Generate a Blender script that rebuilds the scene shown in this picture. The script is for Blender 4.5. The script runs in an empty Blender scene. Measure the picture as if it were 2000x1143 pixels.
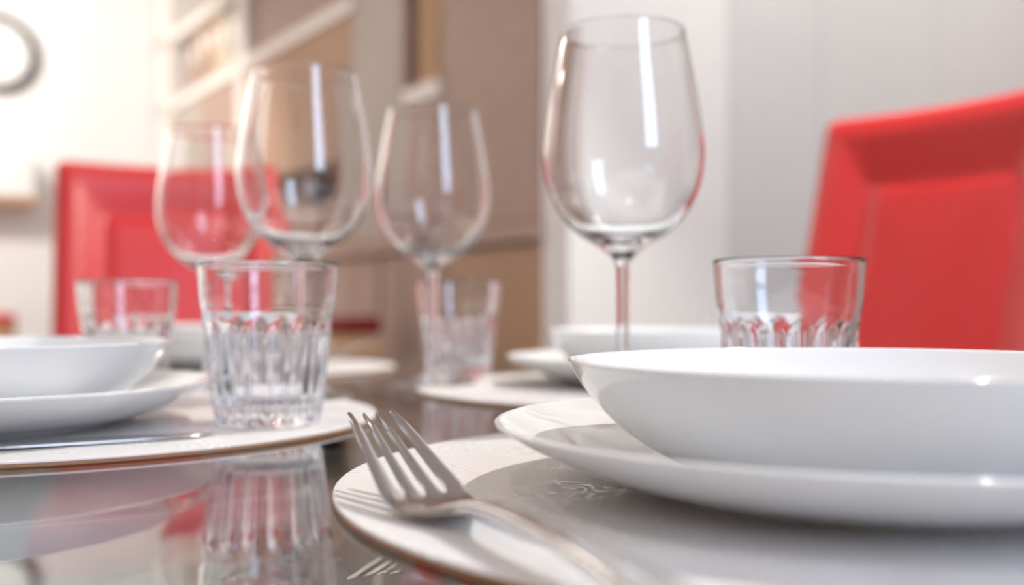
import bpy, bmesh, math, random
from mathutils import Vector, Matrix
random.seed(4)
S = bpy.context.scene
COL = S.collection
PI = math.pi
TZ = 0.75                      # table top height

# ------------------------------------------------------------------ camera
cam = bpy.data.cameras.new('camera')
co = bpy.data.objects.new('camera', cam)
COL.objects.link(co)
co.location = (0, 0, TZ + 0.062)
co.rotation_euler = (PI / 2, 0, 0)
cam.sensor_width = 36
cam.lens = 36.9
cam.shift_y = 0.01575
cam.clip_start = 0.01
cam.dof.use_dof = True
cam.dof.focus_distance = 0.375
cam.dof.aperture_fstop = 5.0
S.camera = co

# ------------------------------------------------------------------ world, exposure
w = bpy.data.worlds.new('world')
S.world = w
w.use_nodes = True
w.node_tree.nodes['Background'].inputs[0].default_value = (0.80, 0.88, 1.0, 1)
w.node_tree.nodes['Background'].inputs[1].default_value = 1.0
S.view_settings.view_transform = 'Standard'
S.view_settings.look = 'None'
S.view_settings.gamma = 1
S.view_settings.use_curve_mapping = False
S.view_settings.exposure = 0.05
S.cycles.max_bounces = 20
S.cycles.transmission_bounces = 18
S.cycles.glossy_bounces = 8
S.cycles.diffuse_bounces = 5
S.cycles.transparent_max_bounces = 24
S.cycles.use_denoising = True
S.cycles.sample_clamp_indirect = 300

# room axes: A runs along the white panelled wall, B along the bookcase; origin where they meet
CX, CY = 0.128, 2.50
TH = math.radians(33.5)
AX = Vector((math.cos(TH), math.sin(TH), 0))
BX = Vector((-math.sin(TH), math.cos(TH), 0))
def RP(p, q, z=0.0):
    v = Vector((CX, CY, 0)) + AX * p + BX * q
    v.z = z
    return v
CEIL = 2.50

# strengths of the room's lamps and of the fill lamps added for the walls
KEY_W = 106
SPOT_W = 3
WALL_FILL_W = 26
FAR_FILL_W = 78
WINDOW_E = 10.0
BULB = 900

def lin(c):
    return tuple((x / 12.92 if x <= .04045 else ((x + .055) / 1.055) ** 2.4) for x in c)
def rgb(r, g, b):
    return lin((r / 255, g / 255, b / 255))

# ------------------------------------------------------------------ materials
def mat(name, col, rough=.5, metal=0, spec=.5, noise=0, nscale=40, bump=0, coat=0, trans=0, ior=1.5, sheen=0):
    m = bpy.data.materials.new(name)
    m.use_nodes = True
    nt = m.node_tree
    b = nt.nodes['Principled BSDF']
    b.inputs['Base Color'].default_value = (*col, 1)
    b.inputs['Roughness'].default_value = rough
    b.inputs['Metallic'].default_value = metal
    b.inputs['Specular IOR Level'].default_value = spec
    b.inputs['Coat Weight'].default_value = coat
    b.inputs['Coat Roughness'].default_value = .03
    b.inputs['Transmission Weight'].default_value = trans
    b.inputs['IOR'].default_value = ior
    if noise or bump:
        tc = nt.nodes.new('ShaderNodeTexCoord')
        n = nt.nodes.new('ShaderNodeTexNoise')
        n.inputs['Scale'].default_value = nscale
        n.inputs['Detail'].default_value = 4
        nt.links.new(tc.outputs['Object'], n.inputs['Vector'])
        if noise:
            mx = nt.nodes.new('ShaderNodeMix')
            mx.data_type = 'RGBA'
            mx.inputs[6].default_value = (*[c * (1 - noise) for c in col], 1)
            mx.inputs[7].default_value = (*[min(1, c * (1 + noise)) for c in col], 1)
            nt.links.new(n.outputs['Fac'], mx.inputs[0])
            nt.links.new(mx.outputs[2], b.inputs['Base Color'])
        if bump:
            bp = nt.nodes.new('ShaderNodeBump')
            bp.inputs['Strength'].default_value = bump
            bp.inputs['Distance'].default_value = .001
            nt.links.new(n.outputs['Fac'], bp.inputs['Height'])
            nt.links.new(bp.outputs[0], b.inputs['Normal'])
    return m

def emis(name, col, strength):
    m = bpy.data.materials.new(name)
    m.use_nodes = True
    nt = m.node_tree
    nt.nodes.clear()
    e = nt.nodes.new('ShaderNodeEmission')
    e.inputs[0].default_value = (*col, 1)
    e.inputs[1].default_value = strength
    o = nt.nodes.new('ShaderNodeOutputMaterial')
    nt.links.new(e.outputs[0], o.inputs[0])
    return m

def glass(name, col=(1, 1, 1), ior=1.5):
    m = bpy.data.materials.new(name)
    m.use_nodes = True
    nt = m.node_tree
    nt.nodes.clear()
    g = nt.nodes.new('ShaderNodeBsdfGlass')
    g.inputs['Color'].default_value = (*col, 1)
    g.inputs['Roughness'].default_value = 0
    g.inputs['IOR'].default_value = ior
    o = nt.nodes.new('ShaderNodeOutputMaterial')
    nt.links.new(g.outputs[0], o.inputs[0])
    return m

def pane_glass(name, tint, ior=1.75):
    # flat sheet glass: clear transmission plus a Fresnel mirror
    m = bpy.data.materials.new(name)
    m.use_nodes = True
    nt = m.node_tree
    nt.nodes.clear()
    ge = nt.nodes.new('ShaderNodeNewGeometry')
    mi = nt.nodes.new('ShaderNodeMix')
    mi.data_type = 'FLOAT'
    mi.inputs[2].default_value = ior
    mi.inputs[3].default_value = 1 / ior
    nt.links.new(ge.outputs['Backfacing'], mi.inputs[0])
    fr = nt.nodes.new('ShaderNodeFresnel')
    nt.links.new(mi.outputs[0], fr.inputs['IOR'])
    tr = nt.nodes.new('ShaderNodeBsdfTransparent')
    tr.inputs[0].default_value = (*tint, 1)
    gl = nt.nodes.new('ShaderNodeBsdfGlossy')
    gl.inputs['Color'].default_value = (1, 1, 1, 1)
    gl.inputs['Roughness'].default_value = 0.0
    mx = nt.nodes.new('ShaderNodeMixShader')
    nt.links.new(fr.outputs[0], mx.inputs[0])
    nt.links.new(tr.outputs[0], mx.inputs[1])
    nt.links.new(gl.outputs[0], mx.inputs[2])
    o = nt.nodes.new('ShaderNodeOutputMaterial')
    nt.links.new(mx.outputs[0], o.inputs[0])
    return m

M = {}
M['wall'] = mat('white_paint', (.80, .795, .79), .55, noise=.02, nscale=6)
M['greige_wall'] = mat('greige_wall_paint', (.58, .50, .455), .6, noise=.03, nscale=6)
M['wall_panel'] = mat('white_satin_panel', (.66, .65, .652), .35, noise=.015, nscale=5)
M['ceiling'] = mat('ceiling_paint', (.88, .87, .86), .7, noise=.01, nscale=6)
M['floor'] = mat('grey_floor', rgb(120, 120, 124), .25, noise=.06, nscale=5)
M['porcelain'] = mat('white_porcelain', (.84, .845, .84), .04, spec=.6, noise=.008, nscale=30)
M['glass'] = glass('clear_glass', (.995, .997, 1.0), 1.5)
M['tumbler_glass'] = glass('tumbler_glass', (.985, .99, 1.0), 1.5)
M['table_glass'] = pane_glass('table_sheet_glass', (.66, .72, .73), 2.1)
M['glass_edge'] = mat('green_glass_edge', (.18, .42, .36), .1, trans=.6)
M['steel'] = mat('brushed_steel', (.66, .64, .63), .17, metal=1, noise=.05, nscale=200, bump=.03)
M['chrome'] = mat('chrome', (.7, .7, .71), .08, metal=1, noise=.02)
M['red'] = mat('red_leather', rgb(206, 22, 26), .38, spec=.8, noise=.05, nscale=120, bump=.12)
M['dark_red'] = mat('dark_red_leather', rgb(120, 8, 14), .4, noise=.05, nscale=120)
M['cork'] = mat('brown_board_edge', rgb(168, 124, 92), .7, noise=.15, nscale=300)
M['shelf_white'] = mat('pale_shelf_board', rgb(232, 224, 216), .4, noise=.02, nscale=8)
M['taupe'] = mat('taupe_panel', rgb(164, 136, 121), .5, noise=.10, nscale=14)
M['mauve'] = mat('mauve_taupe_panel', rgb(168, 140, 126), .5, noise=.06, nscale=9)
M['tan'] = mat('tan_panel', rgb(168, 134, 104), .5, noise=.05, nscale=9)
M['greige'] = mat('greige_panel', rgb(176, 164, 152), .5, noise=.05, nscale=9)
M['cream'] = mat('cream_back_panel', rgb(196, 180, 162), .5, noise=.04, nscale=9)
M['apricot'] = mat('apricot_box', rgb(176, 140, 112), .6, noise=.04, nscale=9)
M['ochre'] = mat('ochre_box', rgb(170, 134, 96), .6, noise=.04, nscale=9)
M['black'] = mat('black_plastic', rgb(26, 24, 28), .35, noise=.1)
M['darkbrown'] = mat('dark_brown_rim', rgb(44, 28, 30), .6, noise=.1)
M['clock_face'] = mat('clock_face', (.84, .83, .82), .4, noise=.02)
M['wood'] = mat('tan_wood', rgb(190, 150, 110), .5, noise=.15, nscale=30)
M['slate'] = mat('slate_ceramic', rgb(140, 140, 156), .35, noise=.06)
M['white_cab'] = mat('white_lacquer', (.80, .79, .785), .3, noise=.015)
M['lamp'] = emis('lamp_glow', (1, .93, .84), BULB)
M['daylight'] = emis('window_daylight', (.58, .73, .97), WINDOW_E)
M['metal_white'] = mat('white_metal_ring', (.8, .8, .8), .3, noise=.01)

def mat_placemat():
    m = mat('printed_white_placemat', rgb(226, 223, 221), .42)
    nt = m.node_tree
    b = nt.nodes['Principled BSDF']
    tc = nt.nodes.new('ShaderNodeTexCoord')
    n1 = nt.nodes.new('ShaderNodeTexNoise')
    n1.inputs['Scale'].default_value = 26
    nt.links.new(tc.outputs['Object'], n1.inputs['Vector'])
    r1 = nt.nodes.new('ShaderNodeValToRGB')
    r1.color_ramp.elements[0].position = .52
    r1.color_ramp.elements[1].position = .55
    nt.links.new(n1.outputs['Fac'], r1.inputs[0])
    n2 = nt.nodes.new('ShaderNodeTexNoise')
    n2.inputs['Scale'].default_value = 60
    n2.inputs['Detail'].default_value = .6
    nt.links.new(tc.outputs['Object'], n2.inputs['Vector'])
    pp = nt.nodes.new('ShaderNodeMath')
    pp.operation = 'PINGPONG'
    pp.inputs[1].default_value = .045
    nt.links.new(n2.outputs['Fac'], pp.inputs[0])
    r2 = nt.nodes.new('ShaderNodeMapRange')
    r2.inputs[1].default_value = .030
    r2.inputs[2].default_value = .036
    nt.links.new(pp.outputs[0], r2.inputs[0])
    mu = nt.nodes.new('ShaderNodeMath')
    mu.operation = 'MULTIPLY'
    nt.links.new(r1.outputs[0], mu.inputs[0])
    nt.links.new(r2.outputs[0], mu.inputs[1])
    mx = nt.nodes.new('ShaderNodeMix')
    mx.data_type = 'RGBA'
    mx.inputs[6].default_value = (*rgb(224, 221, 219), 1)
    mx.inputs[7].default_value = (*rgb(252, 252, 252), 1)
    nt.links.new(mu.outputs[0], mx.inputs[0])
    nt.links.new(mx.outputs[2], b.inputs['Base Color'])
    ro = nt.nodes.new('ShaderNodeMapRange')
    ro.inputs[3].default_value = .45
    ro.inputs[4].default_value = .15
    nt.links.new(mu.outputs[0], ro.inputs[0])
    nt.links.new(ro.outputs[0], b.inputs['Roughness'])
    nf = nt.nodes.new('ShaderNodeTexNoise')
    nf.inputs['Scale'].default_value = 900
    nt.links.new(tc.outputs['Object'], nf.inputs['Vector'])
    bp = nt.nodes.new('ShaderNodeBump')
    bp.inputs['Strength'].default_value = .10
    bp.inputs['Distance'].default_value = .0005
    nt.links.new(nf.outputs['Fac'], bp.inputs['Height'])
    nt.links.new(bp.outputs[0], b.inputs['Normal'])
    return m
M['placemat'] = mat_placemat()

# ------------------------------------------------------------------ helpers
def link(o, parent=None):
    COL.objects.link(o)
    if parent:
        o.parent = parent
    return o
def tag(o, label=None, cat=None, group=None, kind=None):
    if label: o['label'] = label
    if cat: o['category'] = cat
    if group: o['group'] = group
    if kind: o['kind'] = kind
    return o
def thing(name, label, cat, loc=(0, 0, 0), rz=0, group=None):
    o = bpy.data.objects.new(name, None)
    o.empty_display_size = .05
    o.location = loc
    o.rotation_euler = (0, 0, rz)
    link(o)
    return tag(o, label, cat, group)
def obj(name, mesh, m, parent=None, loc=None, smooth=False):
    if isinstance(mesh, bmesh.types.BMesh):
        bm = mesh
        mesh = bpy.data.meshes.new(name)
        bm.normal_update()
        bm.to_mesh(mesh)
        bm.free()
    if not mesh.materials:
        mesh.materials.append(M[m] if isinstance(m, str) else m)
    if smooth:
        for p in mesh.polygons: p.use_smooth = True
    o = bpy.data.objects.new(name, mesh)
    link(o, parent)
    if loc: o.location = loc
    return o
def lathe(prof, segs=64, closed=False, rfun=None):
    """prof: list of (r, z); r==0 only at ends -> pole."""
    bm = bmesh.new()
    rings = []
    for i, (r, z) in enumerate(prof):
        if r < 1e-7:
            rings.append([bm.verts.new((0, 0, z))])
        else:
            ring = []
            for k in range(segs):
                a = 2 * PI * k / segs
                rr = rfun(i, r, z, a) if rfun else r
                ring.append(bm.verts.new((rr * math.cos(a), rr * math.sin(a), z)))
            rings.append(ring)
    n = len(rings)
    for i in range(n if closed else n - 1):
        A, B = rings[i], rings[(i + 1) % n]
        for k in range(segs):
            k2 = (k + 1) % segs
            if len(A) == 1 and len(B) == 1: continue
            if len(A) == 1: bm.faces.new((A[0], B[k2], B[k]))
            elif len(B) == 1: bm.faces.new((A[k], A[k2], B[0]))
            else: bm.faces.new((A[k], A[k2], B[k2], B[k]))
    bmesh.ops.recalc_face_normals(bm, faces=bm.faces)
    return bm
def smooth_profile(pts, n=6):
    """Catmull-Rom through the points."""
    out = []
    for i in range(len(pts) - 1):
        p0 = pts[max(i - 1, 0)]; p1 = pts[i]; p2 = pts[i + 1]; p3 = pts[min(i + 2, len(pts) - 1)]
        for k in range(n):
            t = k / n
            out.append(tuple(.5 * ((2 * p1[j]) + (-p0[j] + p2[j]) * t + (2 * p0[j] - 5 * p1[j] + 4 * p2[j] - p3[j]) * t * t
                             + (-p0[j] + 3 * p1[j] - 3 * p2[j] + p3[j]) * t ** 3) for j in range(len(p1))))
    out.append(tuple(pts[-1]))
    return out
def offset_shell(outer, th):
    """closed shell profile from an outer profile: back along inner side, th(i) thickness."""
    inner = []
    n = len(outer)
    for i in range(n):
        a = outer[max(i - 1, 0)]; b = outer[min(i + 1, n - 1)]
        dx, dz = b[0] - a[0], b[1] - a[1]
        L = math.hypot(dx, dz) or 1
        inner.append((max(outer[i][0] - dz / L * th, 0), outer[i][1] + dx / L * th))
    return inner
def box(bm, x0, x1, y0, y1, z0, z1, mtx=None):
    vs = [bm.verts.new((x, y, z)) for x in (x0, x1) for y in (y0, y1) for z in (z0, z1)]
    if mtx:
        for v in vs: v.co = mtx @ v.co
    f = [(0, 1, 3, 2), (4, 6, 7, 5), (0, 4, 5, 1), (2, 3, 7, 6), (0, 2, 6, 4), (1, 5, 7, 3)]
    for q in f: bm.faces.new([vs[i] for i in q])
    return bm
def boxm(x0, x1, y0, y1, z0, z1, bevel=0, seg=2):
    bm = box(bmesh.new(), x0, x1, y0, y1, z0, z1)
    bmesh.ops.recalc_face_normals(bm, faces=bm.faces)
    if bevel:
        bmesh.ops.bevel(bm, geom=bm.edges[:] , offset=bevel, segments=seg, profile=.5, affect='EDGES')
    return bm
def tube(pts, rad, segs=12):
    """round bar along points; rad float or list"""
    bm = bmesh.new()
    rings = []
    for i, p in enumerate(pts):
        p = Vector(p)
        a = Vector(pts[max(i - 1, 0)]); b = Vector(pts[min(i + 1, len(pts) - 1)])
        t = (b - a).normalized()
        u = t.orthogonal().normalized() if abs(t.z) > .95 else t.cross(Vector((0, 0, 1))).normalized()
        v = t.cross(u)
        r = rad[i] if isinstance(rad, (list, tuple)) else rad
        rings.append([bm.verts.new(p + u * r * math.cos(2 * PI * k / segs) + v * r * math.sin(2 * PI * k / segs)) for k in range(segs)])
    for A, B in zip(rings, rings[1:]):
        for k in range(segs):
            bm.faces.new((A[k], A[(k + 1) % segs], B[(k + 1) % segs], B[k]))
    bm.faces.new(rings[0]); bm.faces.new(rings[-1])
    bmesh.ops.recalc_face_normals(bm, faces=bm.faces)
    return bm
def copy_tree(o, parent=None):
    c = o.copy()
    COL.objects.link(c)
    c.parent = parent
    for ch in [x for x in bpy.data.objects if x.parent == o]:
        copy_tree(ch, c)
    return c
def P(x, y, z):
    """centimetres on the table -> world"""
    return (x / 100, y / 100, TZ + z / 100)

# ------------------------------------------------------------------ the room
RM = Matrix.Translation((CX, CY, 0)) @ Matrix.Rotation(TH, 4, 'Z')
def room_box(name, p0, p1, q0, q1, z0, z1, m, parent=None, bevel=0):
    o = obj(name, boxm(p0, p1, q0, q1, z0, z1, bevel), m, parent)
    if parent is None: o.matrix_world = RM
    return o
PL, PR, QF, QB = -3.0, 2.6, 3.62, -3.45
def struct(o): return tag(o, kind='structure')
struct(room_box('floor', PL - .1, PR + .1, QB - .1, QF + .1, -.1, 0, 'floor'))
struct(room_box('ceiling', PL - .1, PR + .1, QB - .1, QF + .1, CEIL, CEIL + .1, 'ceiling'))
struct(room_box('wall_left', PL - .1, PL, QB - .1, QF + .1, 0, CEIL, 'greige_wall'))
struct(room_box('wall_far', PL, .55, QF, QF + .1, 0, CEIL, 'wall'))
struct(room_box('wall_bookcase', .40, .5, .10, QF, 0, CEIL, 'wall'))
struct(room_box('wall_right', PR, PR + .1, QB - .1, .1, 0, CEIL, 'greige_wall'))
wp = struct(room_box('wall_panelled', 0.005, PR, .02, .10, 0, CEIL, 'wall'))
for (a, b, proud) in ((.0, .526, .012), (.541, .90, 0), (.9035, 1.452, 0), (1.4555, 2.59, .0)):
    room_box('panel', a + .001, b, -proud, .021, .0, CEIL - .01, 'wall' if proud else 'wall_panel', wp, .001)
# wall behind the viewer with one tall window
WP0, WP1, WZ0, WZ1 = -1.44, -.78, 1.00, 2.48
wb = bmesh.new()
box(wb, PL, WP0, QB - .1, QB, 0, CEIL); box(wb, WP1, PR, QB - .1, QB, 0, CEIL)
box(wb, WP0, WP1, QB - .1, QB, 0, WZ0); box(wb, WP0, WP1, QB - .1, QB, WZ1, CEIL)
o = obj('wall_behind', wb, 'greige_wall'); o.matrix_world = RM; struct(o)
win = bpy.data.objects.new('window_1', None); link(win); win.matrix_world = RM; struct(win)
fb = bmesh.new()
for (a, b, c, d) in ((WP0, WP0 + .05, WZ0, WZ1), (WP1 - .05, WP1, WZ0, WZ1), (WP0, WP1, WZ0, WZ0 + .05), (WP0, WP1, WZ1 - .05, WZ1)):
    box(fb, a, b, QB - .07, QB - .01, c, d)
obj('window_frame', fb, 'white_cab', win)
obj('window_pane', boxm(WP0 + .05, WP1 - .05, QB - .05, QB - .045, WZ0 + .05, WZ1 - .05), 'daylight', win)

# ------------------------------------------------------------------ recessed ceiling lamps, four of them added as wall fill
def downlight(x, y, watts, col, label, aim=None, angle=174, radius=.035):
    t = thing('downlight', label, 'ceiling lamp', (x, y, CEIL), 0, 'recessed ceiling lamps')
    obj('ring', lathe([(.021, -.001), (.036, -.002), (.036, -.008), (.052, -.006), (.055, 0)], 24), 'metal_white', t, smooth=True)
    obj('bulb', lathe([(0, -.010), (.012, -.009), (.019, -.004), (.020, -.001)], 24), 'lamp', t)
    ld = bpy.data.lights.new('lamp_light', 'SPOT')
    ld.energy = watts
    ld.color = col
    ld.shadow_soft_size = radius
    ld.spot_size = math.radians(angle)
    ld.spot_blend = .25
    lo = bpy.data.objects.new('lamp_light', ld)
    link(lo, t)
    lo.location = (0, 0, -.045)
    if aim:
        d = Vector(aim) - Vector((x, y, CEIL - .045))
        lo.rotation_euler = d.to_track_quat('-Z', 'Y').to_euler()
    return t
WARM = (1, .965, .905)
downlight(.83, 1.13, KEY_W, WARM, 'recessed ceiling lamp above the red chair by the panelled wall', (.05, .45, TZ), 138, .020)
for (p, q, wt, lab) in ((-1.0, .7, SPOT_W, 'recessed ceiling lamp in front of the bookcase middle'),
                        (-2.2, -.6, SPOT_W, 'recessed ceiling lamp left of the glass table'),
                        (-2.2, -2.4, SPOT_W, 'recessed ceiling lamp behind the viewer'),
                        (.40, -1.05, WALL_FILL_W, 'fill lamp added to brighten the panelled wall, beside the bookcase'),
                        (1.65, -1.05, WALL_FILL_W, 'fill lamp added to brighten the panelled wall, beyond the red chair'),
                        (1.2, -2.6, SPOT_W, 'recessed ceiling lamp in the near right corner'),
                        (-1.40, 2.35, FAR_FILL_W, 'fill lamp added to brighten the far white wall'),
                        (-2.3, 2.05, FAR_FILL_W, 'fill lamp added to brighten the far white wall near the clock')):
    v = RP(p, q)
    if q > 2:      # added fill lamps turned to brighten the far white wall
        downlight(v.x, v.y, wt, WARM, lab, RP(p - .15, QF, 0.75), 168)
    elif wt == WALL_FILL_W:  # added fill lamps that brighten the panelled wall
        downlight(v.x, v.y, wt, WARM, lab, RP(p, .02, .9), 126)
    else:
        downlight(v.x, v.y, wt, WARM, lab)

# ------------------------------------------------------------------ bookcase along the far side
bc = thing('bookcase', 'tall pale shelf unit with taupe door panels receding behind the table', 'bookcase')
bc.matrix_world = RM
EYE = TZ + .062
DP = .36
def bpart(name, q0, q1, z0, z1, m, p0=0.0, p1=DP, bevel=.003):
    return obj(name, boxm(p0, p1, q0, q1, z0, z1, bevel), m, bc)
B0, B1 = .105, 3.60
bpart('back_panel', B0, B1, .02, CEIL - .02, 'cream', DP, DP + .02)
ZS = [EYE + .20, EYE + .64, EYE + 1.02, EYE + 1.36]          # ledge and the shelves above
bpart('worktop', B0, 2.245, ZS[0] - .03, ZS[0] + .015, 'mauve', -.02)
bpart('shelf', .60, .82, ZS[1] - .03, ZS[1] + .02, 'shelf_white', -.01)
for z in ZS[2:]:
    bpart('shelf', 1.19, B1, z - .03, z + .02, 'shelf_white', -.01)
bpart('door', 1.218, 1.73, ZS[0] + .32, ZS[2] - .032, 'apricot', .0, .03)
bpart('door', 1.736, 2.248, ZS[0] + .32, ZS[2] - .032, 'apricot', .0, .03)
bpart('door', 2.362, 2.85, ZS[0] + .02, ZS[2] - .032, 'mauve', .0, .03)
bpart('door', 2.856, 3.338, ZS[0] + .02, ZS[2] - .032, 'greige', .0, .03)
bpart('shelf', 1.215, 2.25, ZS[0] + .29, ZS[0] + .318, 'tan', .0)
bpart('door', B0, .575, ZS[0] + .02, CEIL - .02, 'taupe', .0, .03)
bpart('upright', .575, .60, .02, CEIL - .02, 'taupe', .0)
bpart('upright', .82, .845, .02, CEIL - .02, 'mauve', 0)
bpart('door', .848, 1.19, ZS[0] + .02, CEIL - .02, 'greige', .0, .03)
bpart('upright', 1.19, 1.215, .02, CEIL - .02, 'mauve', 0)
bpart('upright', 2.25, 2.36, .02, CEIL - .02, 'shelf_white', 0)
bpart('upright', 3.34, B1, .02, CEIL - .02, 'shelf_white', -.01)
for (a, b, m) in ((B0, .573, 'tan'), (.58, .99, 'mauve'), (1.0, 1.61, 'mauve')):
    bpart('cupboard_door', a, b - .006, .06, ZS[0] - .035, m, .0, .03)
for (a, b, m) in ((1.63, 2.25, 'mauve'), (2.36, 2.85, 'cream'), (2.86, 3.34, 'cream')):
    bpart('cupboard_door', a, b - .006, .06, ZS[1] - .44, m, .0, .03)
def shelf_thing(name, q0, q1, z0, h, m, label, cat, p0=.03, p1=.30, group=None, bevel=.004):
    o = obj(name, boxm(-(p1 - p0) / 2, (p1 - p0) / 2, -(q1 - q0) / 2, (q1 - q0) / 2, 0, h, bevel), m)
    o.location = RP((p0 + p1) / 2, (q0 + q1) / 2, z0)
    o.rotation_euler = (0, 0, TH)
    return tag(o, label, cat, group)
def storage_box(q0, q1, z0, h, m, lm, label, p0=.03, p1=.31):
    t = thing('storage_box', label, 'box', RP((p0 + p1) / 2, (q0 + q1) / 2, z0), TH)
    dx, dy = (p1 - p0) / 2, (q1 - q0) / 2
    obj('body', boxm(-dx, dx, -dy, dy, 0, h - .05, .004), m, t)
    obj('lid', boxm(-dx - .004, dx + .004, -dy - .004, dy + .004, h - .06, h, .004), lm, t)
    return t
s1, s2, s3 = ZS[1] + .021, ZS[2] + .021, ZS[3] + .021
bpart('door', .604, .816, ZS[0] + .02, ZS[1] - .034, 'mauve', .0, .03)
storage_box(.64, .78, s1, .92, 'ochre', 'apricot', 'tall ochre box in the narrow niche beside the taupe door', .02, .30)
storage_box(1.25, 2.22, s2, .28, 'mauve', 'taupe', 'mauve box with taupe lid on the upper shelf', .03, .32)
def binder_row(q, z, where, grp, items):
    for k, (m, nmc, wd) in enumerate(items):
        t = thing('binder', '%s binder %s' % (nmc, where), 'binder', RP(.17, q + wd / 2, z), TH, grp)
        h = .27 + .012 * ((k * 5) % 4)
        obj('cover', boxm(-.14, .14, -wd / 2 + .002, wd / 2 - .002, 0, h, .004), m, t)
        obj('label_plate', boxm(-.1415, -.139, -wd / 4, wd / 4, h * .55, h * .8), 'shelf_white', t)
        q += wd
binder_row(2.40, s2, 'on the upper shelf left of the pale upright', 'wide binders on the upper shelf',
           (('greige', 'greige', .15), ('cream', 'cream', .17), ('tan', 'tan', .12), ('mauve', 'mauve', .16), ('taupe', 'taupe', .14)))
# small black set on the worktop and a slate vase beside it
t = thing('black_speaker', 'black boxy device standing on the shelf behind the wine glasses', 'speaker', RP(.06, 1.585, ZS[0] + .016), TH)
obj('foot', boxm(-.045, .045, -.06, .06, 0, .012, .003), 'black', t)
obj('neck', boxm(-.015, .015, -.02, .02, .012, .08, .003), 'black', t)
obj('housing', boxm(-.05, .05, -.08, .08, .075, .235, .010), 'black', t)
obj('front_grille', boxm(-.055, -.049, -.068, .03, .09, .22, .002), 'slate', t)

# ------------------------------------------------------------------ far white wall: clock and wall cabinet
cv = RP(-.77, QF, 0)
clock = thing('wall_clock', 'round wall clock with dark brown rim on the far white wall', 'clock', (cv.x, cv.y, EYE + 1.24), TH)
def face_wall(bm):      # lathe axis z -> pointing out of the wall (-y local)
    bmesh.ops.rotate(bm, verts=bm.verts, cent=(0, 0, 0), matrix=Matrix.Rotation(PI / 2, 3, 'X'))
    return bm
obj('case', face_wall(lathe([(0, .0), (.185, .0), (.185, .02), (0, .02)], 48)), 'clock_face', clock, smooth=False)
rim_p = [(.175 + .019 * math.cos(a), .026 + .024 * math.sin(a)) for a in [2 * PI * k / 14 for k in range(14)]]
obj('rim', face_wall(lathe(rim_p, 56, closed=True)), 'darkbrown', clock, smooth=True)
for k in range(12):
    a = 2 * PI * k / 12
    bm = boxm(-.005, .005, -.024, -.020, .12, .145)
    bmesh.ops.rotate(bm, verts=bm.verts, cent=(0, 0, 0), matrix=Matrix.Rotation(a, 3, 'Y'))
    obj('hour_mark', bm, 'greige', clock)
for (L, a) in ((.08, 1.0), (.12, 5.2)):
    bm = boxm(-.004, .004, -.028, -.025, -.02, L)
    bmesh.ops.rotate(bm, verts=bm.verts, cent=(0, 0, 0), matrix=Matrix.Rotation(a, 3, 'Y'))
    obj('hand', bm, 'greige', clock)
cv = RP(-.62 - .35, QF, 0)
wc = thing('wall_cabinet', 'white wall cabinet with tan underside below the clock', 'cabinet', (cv.x, cv.y, EYE + .50), TH)
obj('body', boxm(-.36, .36, -.16, 0, .03, .24, .004), 'white_cab', wc)
obj('underside_board', boxm(-.37, .37, -.17, 0, 0, .028, .003), 'wood', wc)
obj('door', boxm(-.352, -.003, -.172, -.161, .035, .235, .003), 'white_cab', wc)
obj('door', boxm(.003, .352, -.172, -.161, .035, .235, .003), 'white_cab', wc)

# ------------------------------------------------------------------ glass table
TX0, TX1, TY0, TY1 = -.53, .37, -.12, 1.42
tb = thing('dining_table', 'rectangular glass dining table on a steel column', 'table', ((TX0 + TX1) / 2, (TY0 + TY1) / 2, 0))
hx, hy = (TX1 - TX0) / 2, (TY1 - TY0) / 2
obj('glass_top', boxm(-hx, hx, -hy, hy, TZ - .010, TZ), 'table_glass', tb)
eb = bmesh.new()
e = .004
box(eb, -hx - e, -hx - .0003, -hy - e, hy + e, TZ - .0102, TZ - .0003); box(eb, hx + .0003, hx + e, -hy - e, hy + e, TZ - .0102, TZ - .0003)
box(eb, -hx, hx, -hy - e, -hy - .0003, TZ - .0102, TZ - .0003); box(eb, -hx, hx, hy + .0003, hy + e, TZ - .0102, TZ - .0003)
obj('polished_edge', eb, 'glass_edge', tb)
obj('column', lathe([(0, .02), (.055, .02), (.055, TZ - .022), (0, TZ - .022)], 40), 'chrome', tb, smooth=False)
obj('top_flange', lathe([(0, TZ - .022), (.11, TZ - .022), (.11, TZ - .0105), (0, TZ - .0105)], 40), 'chrome', tb)
obj('base_plate', lathe([(0, 0), (.33, 0), (.33, .012), (.30, .02), (0, .022)], 56), 'chrome', tb)

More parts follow.
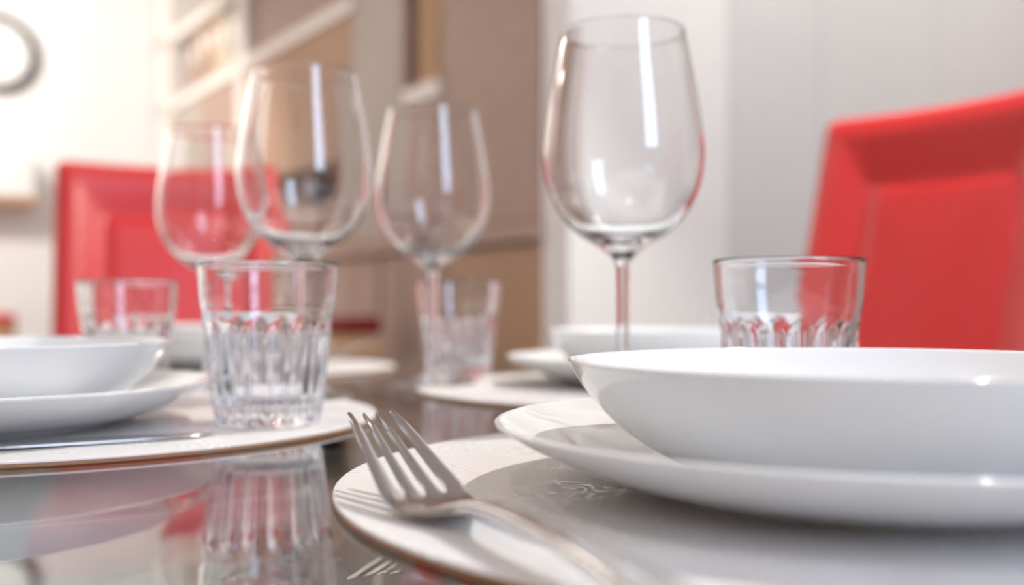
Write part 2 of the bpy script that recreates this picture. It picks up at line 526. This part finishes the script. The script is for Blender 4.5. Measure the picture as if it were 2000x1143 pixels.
# ------------------------------------------------------------------ chairs
def chair_back_mesh():
    W, H, T, RC = .205, .62, .034, .022          # half width, height, half thickness, corner radius
    iw, itop, ibot = .110, .112, .10             # seam rectangle: inset from the edges
    NU, NV = 56, 72
    bm = bmesh.new()
    def place(u, v):
        # rounded rectangle: squash points outside it
        x, z = u * W, (v - .5) * H
        ax, az = abs(x), abs(z)
        cx_, cz_ = W - RC, H / 2 - RC
        if ax > cx_ and az > cz_:
            dx, dz = ax - cx_, az - cz_
            L = math.hypot(dx, dz)
            mxd = max(dx, dz)
            k = mxd / L
            ax, az = cx_ + dx * k, cz_ + dz * k
        return math.copysign(ax, x), math.copysign(az, z)
    def edge_d(x, z):
        qx, qz = abs(x) - (W - RC), abs(z) - (H / 2 - RC)
        return -(min(max(qx, qz), 0) + math.hypot(max(qx, 0), max(qz, 0)) - RC)
    def seam_d(x, z):          # >0 inside the inner panel
        return min(iw - abs(x), H / 2 - itop - z, z + H / 2 - ibot)
    def hfront(x, z):
        e = max(edge_d(x, z), 0)
        r = .040
        q_ = min(e / r, 1)
        h = T * (1 - (1 - q_) ** 2.6) ** .5
        s = seam_d(x, z)
        if s < 0:
            tt = min(max((e - .040) / max((e - .040) - s, 1e-6), 0), 1)
            h -= .022 * tt ** 1.15
        else:
            h -= .022 - .011 * (1 - (1 - min(s / .012, 1)) ** 2) - .004 * min(s / .10, 1)
        return h
    def ulist(n):
        return [math.sin((k / n - .5) * PI * .86) / math.sin(.5 * PI * .86) for k in range(n + 1)]
    us = ulist(NU); vs = [.5 + .5 * x for x in ulist(NV)]
    F, Bk = {}, {}
    for j, v in enumerate(vs):
        for i, u in enumerate(us):
            x, z = place(u, v)
            bow = .018 * (x / W) ** 2              # slightly wrapped shell
            F[i, j] = bm.verts.new((x, -hfront(x, z) - bow, z + H / 2))
            e = max(edge_d(x, z), 0)
            hb = T * .8 * math.sqrt(max(0, 1 - (1 - min(e / .02, 1)) ** 2))
            if 0 < i < NU and 0 < j < NV:
                Bk[i, j] = bm.verts.new((x, hb - bow, z + H / 2))
            else:
                Bk[i, j] = F[i, j]
    for j in range(NV):
        for i in range(NU):
            bm.faces.new((F[i, j], F[i + 1, j], F[i + 1, j + 1], F[i, j + 1]))
            q = [Bk[i, j], Bk[i, j + 1], Bk[i + 1, j + 1], Bk[i + 1, j]]
            if len(set(q)) == 4:
                try: bm.faces.new(q)
                except ValueError: pass
    bmesh.ops.recalc_face_normals(bm, faces=bm.faces)
    return bm
def make_chair(label):
    t = thing('dining_chair', label, 'chair', group='red dining chairs')
    back = obj('backrest', chair_back_mesh(), 'red', t, smooth=True)
    back.location = (0, .205, .492)
    back.rotation_euler = (math.radians(-14), 0, 0)
    seat = boxm(-.21, .21, -.23, .20, .42, .50, .022, 4)
    obj('seat', seat, 'red', t, smooth=True)
    obj('seat_frame', boxm(-.19, .19, -.21, .18, .395, .42, .004), 'chrome', t)
    for sx in (-1, 1):
        obj('leg', tube([(sx * .175, -.19, .40), (sx * .185, -.205, 0)], [.013, .010], 12), 'chrome', t, smooth=True)
        obj('leg', tube([(sx * .175, .16, .40), (sx * .185, .23, 0)], [.013, .010], 12), 'chrome', t, smooth=True)
        obj('back_strut', tube([(sx * .12, .17, .41), (sx * .12, .205, .47), (sx * .12, .235, .56)], .012, 10), 'chrome', t, smooth=True)
    return t
chair = make_chair('red leather dining chair at the right in front of the white panelled wall')
chair.location = (.330, 1.255, 0)
chair.rotation_euler = (0, 0, math.radians(-55.8))
c2 = copy_tree(chair)
c2['label'] = 'red leather dining chair facing the viewer at the far left end of the table'
c2.location = (-.575, 1.78, 0)
c2.rotation_euler = (0, 0, math.radians(20))

bounce_chair = copy_tree(chair)  # unseen chair added to bounce red and block window light at the near plate
bounce_chair['label'] = 'red leather dining chair added unseen outside the right edge to tint and shade the foreground plate'
bounce_chair.location = (.41, .295, 0)
bounce_chair.rotation_euler = (0, 0, math.radians(-88))

# two stools further back
def make_stool(m, label, loc):
    t = thing('bar_stool', label, 'stool', loc, .4, 'stools in the background')
    h = .79
    obj('seat', boxm(-.17, .17, -.15, .15, h - .05, h, .018, 3), m, t, smooth=True)
    obj('seat_frame', boxm(-.165, .165, -.145, .145, h - .12, h - .052, .004), 'wood', t)
    for sx in (-1, 1):
        for sy in (-1, 1):
            obj('leg', tube([(sx * .14, sy * .12, h - .10), (sx * .17, sy * .15, 0)], .016, 8), 'wood', t)
    return t
make_stool('red', 'bright red padded stool on tan wood legs at the far left edge', (-2.36, 4.60, 0))
make_stool('dark_red', 'dark red padded stool in front of the bookcase behind the tumblers', (-.58, 3.05, 0))

# ------------------------------------------------------------------ table settings
def disc_mat(label, x, y, R=18.4):
    t = thing('placemat', label, 'placemat', P(x, y, 0), random.uniform(0, 6), 'round white placemats')
    r = R / 100
    obj('board', lathe([(0, .0002), (r - .0006, .0002), (r, .0006), (r, .0021), (0, .0021)], 128), 'cork', t)
    obj('printed_top', lathe([(0, .0021), (r, .0021), (r - .0002, .0028), (r - .0010, .0031), (0, .0031)], 128), 'placemat', t)
    return t
MT = .31      # placemat thickness, cm

def cm(pts): return [(a / 100, b / 100) for a, b in pts]
def plate_mesh():
    R = 12.1
    out = smooth_profile([(6.6, .0), (6.9, .18), (8.4, .50), (9.9, 1.02), (11.3, 1.68), (R - .05, 2.12)], 6)
    inn = smooth_profile([(R - .22, 2.22), (11.0, 1.78), (9.6, 1.22), (8.2, .76), (6.8, .56), (3, .52)], 6)
    prof = [(0, .22), (6.0, .20), (6.2, .0)] + out + [(R, 2.19), (R - .05, 2.24), (R - .13, 2.25)] + inn + [(0, .50)]
    return lathe(cm(prof), 160)
def bowl_mesh():
    R = 10.25
    out = smooth_profile([(5.9, 0), (6.2, .12), (7.6, .75), (8.9, 1.75), (9.75, 2.75), (R - .04, 3.55)], 6)
    inn = smooth_profile([(R - .22, 3.62), (9.4, 2.78), (8.55, 1.85), (7.3, 1.0), (5.6, .50), (3, .40)], 6)
    prof = [(0, .16), (5.4, .14), (5.6, 0)] + out + [(R, 3.60), (R - .05, 3.65), (R - .13, 3.66)] + inn + [(0, .38)]
    return lathe(cm(prof), 160)
pm = bpy.data.meshes.new('plate'); b_ = plate_mesh(); b_.to_mesh(pm); b_.free()
bmh = bpy.data.meshes.new('bowl'); b_ = bowl_mesh(); b_.to_mesh(bmh); b_.free()
def plate(x, y, label):
    o = obj('dinner_plate', pm, 'porcelain', None, P(x, y, MT + .01), True)
    return tag(o, label, 'plate', 'white dinner plates')
def bowl(x, y, label):
    o = obj('bowl', bmh, 'porcelain', None, P(x, y, MT + .58), True)
    return tag(o, label, 'bowl', 'white bowls')

disc_mat('round white placemat in the foreground under the fork and near plate', 12.4, 36.6)
disc_mat('round white placemat at the left under the front tumbler and a knife', -26.0, 57.6)
disc_mat('round white placemat behind the front wine glass on the right side', 11.2, 80.0)
disc_mat('round white placemat in the far left corner of the table', -30.5, 107.5)
plate(11.5, 34.3, 'large white dinner plate in the right foreground beside the fork')
bowl(12.1, 34.5, 'white bowl resting on the foreground plate, its rim nearest the viewer')
plate(-27.2, 52.5, 'white dinner plate cut by the left edge of the picture')
bowl(-27.8, 52.6, 'white bowl on the plate at the left edge of the picture')
plate(11.6, 82.5, 'white dinner plate behind the front wine glass')
bowl(12.9, 83.0, 'white bowl stacked on the plate behind the front wine glass')
plate(-30.5, 107.0, 'farthest white dinner plate, half hidden behind the left tumblers')
bowl(-30.5, 107.2, 'farthest white bowl, in front of the left red chair')

# wine glasses ------------------------------------------------------
def wine_meshes():
    bowl_out = smooth_profile([(.40, 8.55), (.62, 9.0), (1.45, 9.62), (2.55, 10.35), (3.5, 11.4), (4.15, 12.75), (4.42, 14.3), (4.34, 16.0), (4.06, 17.9), (3.72, 19.7), (3.42, 21.3)], 6)
    bowl_in = smooth_profile([(3.31, 21.3), (3.61, 19.7), (3.95, 17.9), (4.23, 16.0), (4.30, 14.3), (4.01, 12.8), (3.34, 11.55), (2.4, 10.62), (1.3, 10.05), (.5, 9.85)], 6)
    bowl_p = bowl_out + [(3.40, 21.37), (3.36, 21.39), (3.32, 21.36)] + bowl_in + [(0, 9.80)]
    stem = smooth_profile([(3.30, .0), (3.34, .10), (3.2, .19), (2.2, .30), (1.2, .46), (.66, .80), (.45, 1.5), (.38, 3.2), (.355, 5.5), (.37, 7.6), (.40, 8.55)], 6)
    full = [(0, .04), (2.4, .03), (3.1, .0)] + stem[:-1] + bowl_p
    return lathe(cm(full), 96)
wm = bpy.data.meshes.new('wine_glass'); b_ = wine_meshes(); b_.to_mesh(wm); b_.free()
def wine(x, y, z, label):
    o = obj('wine_glass', wm, 'glass', None, P(x, y, z), True)
    o.rotation_euler.z = random.uniform(0, 6)
    return tag(o, label, 'wine glass', 'empty wine glasses')
wine(6.1, 57.7, .01, 'largest empty wine glass, standing behind the foreground bowl')
wine(-13.7, 69.3, MT + .01, 'empty wine glass directly behind the front left tumbler')
wine(-6.2, 82.0, MT + .01, 'empty wine glass in the middle, in front of a tumbler and the bookcase')
wine(-25.9, 90.0, .01, 'leftmost and farthest empty wine glass, in front of the red chair')

# tumblers ----------------------------------------------------------
def tumbler_mesh():
    NF, SEG = 16, 16 * 10
    zs, H = 4.75, 8.2
    rows = [(2.30, 0), (2.50, .06), (2.56, .2), (2.60, .45)]
    z = .7
    while z < 5.85:
        rows.append((2.56 + (3.24 - 2.56) * (z / 5.4) , z)); z += .16
    rows += [(3.36, 6.0), (3.40, 6.5), (3.45, 7.2), (3.50, 7.85), (3.53, 8.12), (3.51, 8.19), (3.44, 8.21), (3.36, 8.19), (3.33, 8.1)]
    nout = len(rows)
    inner = smooth_profile([(3.31, 8.0), (3.25, 7.1), (3.18, 6.2), (2.98, 5.0), (2.72, 3.4), (2.46, 1.9), (2.25, 1.35), (1.7, 1.08), (.8, 1.02)], 5)
    prof = [(0, .10), (1.9, .08)] + rows + inner + [(0, 1.0)]
    def rf(i, r, z_, a):
        zc = z_ * 100
        if 2 <= i < 2 + nout and .15 < zc < 5.95:
            ph = (a / (2 * PI) * NF) % 1.0 * 2 - 1          # -1..1 in a flute
            top = zs + .55 - .75 * abs(ph) ** 2.2
            k = min(max((top - zc) / .35, 0), 1)
            k = k * k * (3 - 2 * k)
            k *= min((zc - .15) / .5, 1)
            depth = .0018 * (1 - ph * ph)
            ridge = .0006 * abs(ph) ** 6
            return r - k * depth + k * ridge
        return r
    return lathe(cm(prof), SEG, rfun=rf)
tm = bpy.data.meshes.new('tumbler'); b_ = tumbler_mesh(); b_.to_mesh(tm); b_.free()
def tumbler(x, y, z, label, rz=0):
    o = obj('tumbler', tm, 'tumbler_glass', None, P(x, y, z), True)
    o.rotation_euler.z = rz
    return tag(o, label, 'tumbler', 'empty fluted tumblers')
tumbler(13.1, 49.7, MT + .01, 'fluted tumbler behind the foreground bowl in front of the right red chair', .1)
tumbler(-12.4, 53.4, MT + .01, 'fluted glass tumbler standing at the front of the left placemat', .2)
tumbler(-4.5, 88.0, MT + .01, 'fluted tumbler in the middle behind the third wine glass', .05)
tumbler(-28.0, 76.5, .01, 'fluted tumbler at the far left before the red chair back', .15)

# cutlery ------------------------------------------------------------
def ribbon(st, n=14, flip=False):
    """st: list of (s, z, y_offset, halfwidth, halfthick, dish): rounded bar along +x; returns bm"""
    bm = bmesh.new()
    rings = []
    for i, (s, z, y, hw, ht, dish) in enumerate(st):
        a = st[max(i - 1, 0)]; b = st[min(i + 1, len(st) - 1)]
        t = Vector((b[0] - a[0], 0, b[1] - a[1])).normalized()
        nrm = Vector((-t.z, 0, t.x))
        ring = []
        for k in range(n):
            an = 2 * PI * k / n
            cw = math.copysign(abs(math.cos(an)) ** .6, math.cos(an)); ch = math.copysign(abs(math.sin(an)) ** .6, math.sin(an))
            yy = y + hw * cw
            off = ht * ch + dish * (yy * yy)
            ring.append(bm.verts.new((s + nrm.x * off, yy, z + nrm.z * off)))
        rings.append(ring)
    for A, B in zip(rings, rings[1:]):
        for k in range(n):
            bm.faces.new((A[k], A[(k + 1) % n], B[(k + 1) % n], B[k]))
    bm.faces.new(rings[0]); bm.faces.new(rings[-1])
    bmesh.ops.recalc_face_normals(bm, faces=bm.faces)
    bmesh.ops.scale(bm, vec=(.01, .01, .01), verts=bm.verts)
    return bm
FZ = smooth_profile([(0, 2.16), (1.3, 1.72), (2.6, 1.20), (3.9, .70), (5.0, .30), (5.8, .22), (6.6, .34), (7.5, .58), (8.6, .78), (10.5, .86), (13, .80), (16, .58), (18.6, .30), (19.2, .24)], 8)
def fz(s):
    for a, b in zip(FZ, FZ[1:]):
        if a[0] <= s <= b[0]:
            return a[1] + (b[1] - a[1]) * (s - a[0]) / max(b[0] - a[0], 1e-9)
    return FZ[-1][1]
def interp(tab, s):
    for a, b in zip(tab, tab[1:]):
        if a[0] <= s <= b[0]:
            return a[1] + (b[1] - a[1]) * (s - a[0]) / (b[0] - a[0])
    return tab[-1][1]
WID = smooth_profile([(4.3, 1.16), (5.2, 1.15), (6.0, 1.0), (6.8, .66), (7.6, .40), (8.6, .30), (10, .30), (13, .42), (16, .62), (18, .72), (18.8, .60), (19.2, .25)], 6)
ROOT, SPLIT, NECK = 4.75, 3.4, 8.8
def fork_strip(s0, s1, tines, n):
    """piece of the fork between s0 and s1 built as a slab; tines lists which quarter strips it holds"""
    bm = bmesh.new()
    NS = 6
    rows = [s0 + (s1 - s0) * k / n for k in range(n + 1)]
    if s0 < ROOT < s1:
        rows = sorted(set(rows + [ROOT, ROOT - .04, ROOT - .12, ROOT - .25]))
    if s0 == 0: rows = sorted(set(rows + [.03, .07, .13, .2]))
    grid = {}
    for r, s in enumerate(rows):
        W = interp(WID, s) if s > 4.3 else 1.16 - .34 * (4.3 - s) / 4.3
        ht = .10 if s > 1 else .045 + .055 * s
        ht += .05 * min(max((s - 6) / 2, 0), 1)
        dish = .10 * max(0, 1 - max(0, s - 5.5) / 2)
        a = Vector((1, 0, (fz(s + .05) - fz(max(s - .05, 0))) / (.1 if s > .05 else s + .05))).normalized()
        nrm = Vector((-a.z, 0, a.x))
        gap = 0
        if s < ROOT:
            gap = .27 * min((ROOT - s) / .45, 1) ** .5 + .05 * max(0, ROOT - .45 - s) / 4.3
        for t in tines:
            y0, y1 = -W + 2 * W * t / 4, -W + 2 * W * (t + 1) / 4
            lo = y0 + (gap / 2 if t > 0 else 0); hi = y1 - (gap / 2 if t < 3 else 0)
            if s < ROOT:          # outer tines slim down towards the tip too
                sl = .13 * (ROOT - s) / ROOT
                if t == 0: lo += sl * .5
                if t == 3: hi -= sl * .5
            if s < .2:
                c_ = (lo + hi) / 2; f_ = .35 + .65 * math.sqrt(max(0, 1 - (1 - s / .2) ** 2))
                lo, hi = c_ + (lo - c_) * f_, c_ + (hi - c_) * f_
            for k in range(NS + 1):
                y = lo + (hi - lo) * k / NS
                wl = abs(2 * k / NS - 1)
                kf = 1 if s < ROOT else max(0, 1 - (s - ROOT) / .35)
                prof = (1 - .35 * kf * wl ** 5) * (1 - .45 * abs(y / W) ** 10)
                base = Vector((s, y, fz(s))) + nrm * (dish * y * y)
                up = base + nrm * ht * prof; dn = base - nrm * ht * prof
                grid[r, t, k, 1] = bm.verts.new(up); grid[r, t, k, 0] = bm.verts.new(dn)
    R_ = len(rows)
    for t in tines:
        for r in range(R_ - 1):
            for k in range(NS):
                for u in (0, 1):
                    bm.faces.new([grid[r, t, k, u], grid[r + 1, t, k, u], grid[r + 1, t, k + 1, u], grid[r, t, k + 1, u]])
            for k, out in ((0, t == 0), (NS, t == 3)):
                if out or rows[r] < ROOT - 1e-6:
                    bm.faces.new([grid[r, t, k, 0], grid[r + 1, t, k, 0], grid[r + 1, t, k, 1], grid[r, t, k, 1]])
        for r in (0, R_ - 1):
            for k in range(NS):
                bm.faces.new([grid[r, t, k, 0], grid[r, t, k + 1, 0], grid[r, t, k + 1, 1], grid[r, t, k, 1]])
    bmesh.ops.remove_doubles(bm, verts=bm.verts, dist=1e-5)
    bmesh.ops.recalc_face_normals(bm, faces=bm.faces)
    bmesh.ops.scale(bm, vec=(.01, .01, .01), verts=bm.verts)
    me = bpy.data.meshes.new('fork_piece')
    bm.to_mesh(me); bm.free()
    for p in me.polygons: p.use_smooth = True
    me.set_sharp_from_angle(angle=math.radians(38))
    return me
def make_fork(label, loc, rz):
    t = thing('fork', label, 'fork', loc, rz, 'steel forks')
    obj('head', fork_strip(SPLIT, NECK, (0, 1, 2, 3), 44), 'steel', t)
    obj('handle', fork_strip(NECK, 19.15, (0, 1, 2, 3), 50), 'steel', t)
    for i in range(4):
        obj('tine', fork_strip(0, SPLIT, (i,), 24), 'steel', t)
    t.scale = (1.1, 1.1, 1.1)
    return t
fa = math.atan2(-.905, .425)
make_fork('steel fork with raised tines lying on the foreground placemat', P(-4.75, 35.1, MT), fa)
make_fork('small distant steel fork on the far left placemat', P(-15.4, 119.5, MT), math.radians(176))
def make_knife(label, loc, rz):
    t = thing('knife', label, 'knife', loc, rz)
    blade = [(0, .10, .0, .06, .05, 0), (.3, .10, .05, .3, .06, 0), (1, .10, .1, .6, .06, 0), (2.5, .11, .1, .82, .07, 0), (6, .12, .08, .88, .08, 0), (9.5, .14, .05, .82, .09, 0), (10.6, .16, 0, .5, .14, 0)]
    obj('blade', ribbon(smooth_profile(blade, 4), 16), 'steel', t, smooth=True)
    hd = [(10.3, .20, 0, .45, .18, 0), (12, .26, 0, .5, .24, 0), (16, .28, 0, .65, .26, 0), (20.5, .28, 0, .8, .26, 0), (21.6, .26, 0, .6, .22, 0), (21.8, .24, 0, .25, .1, 0)]
    obj('handle', ribbon(smooth_profile(hd, 4), 16), 'steel', t, smooth=True)
    return t
kd = Vector((-21.3 + 14.2, 43.9 - 48.2))
make_knife('steel table knife on the left placemat in front of the plate', P(-13.9, 48.6, MT + .01), math.atan2(kd.y, kd.x))
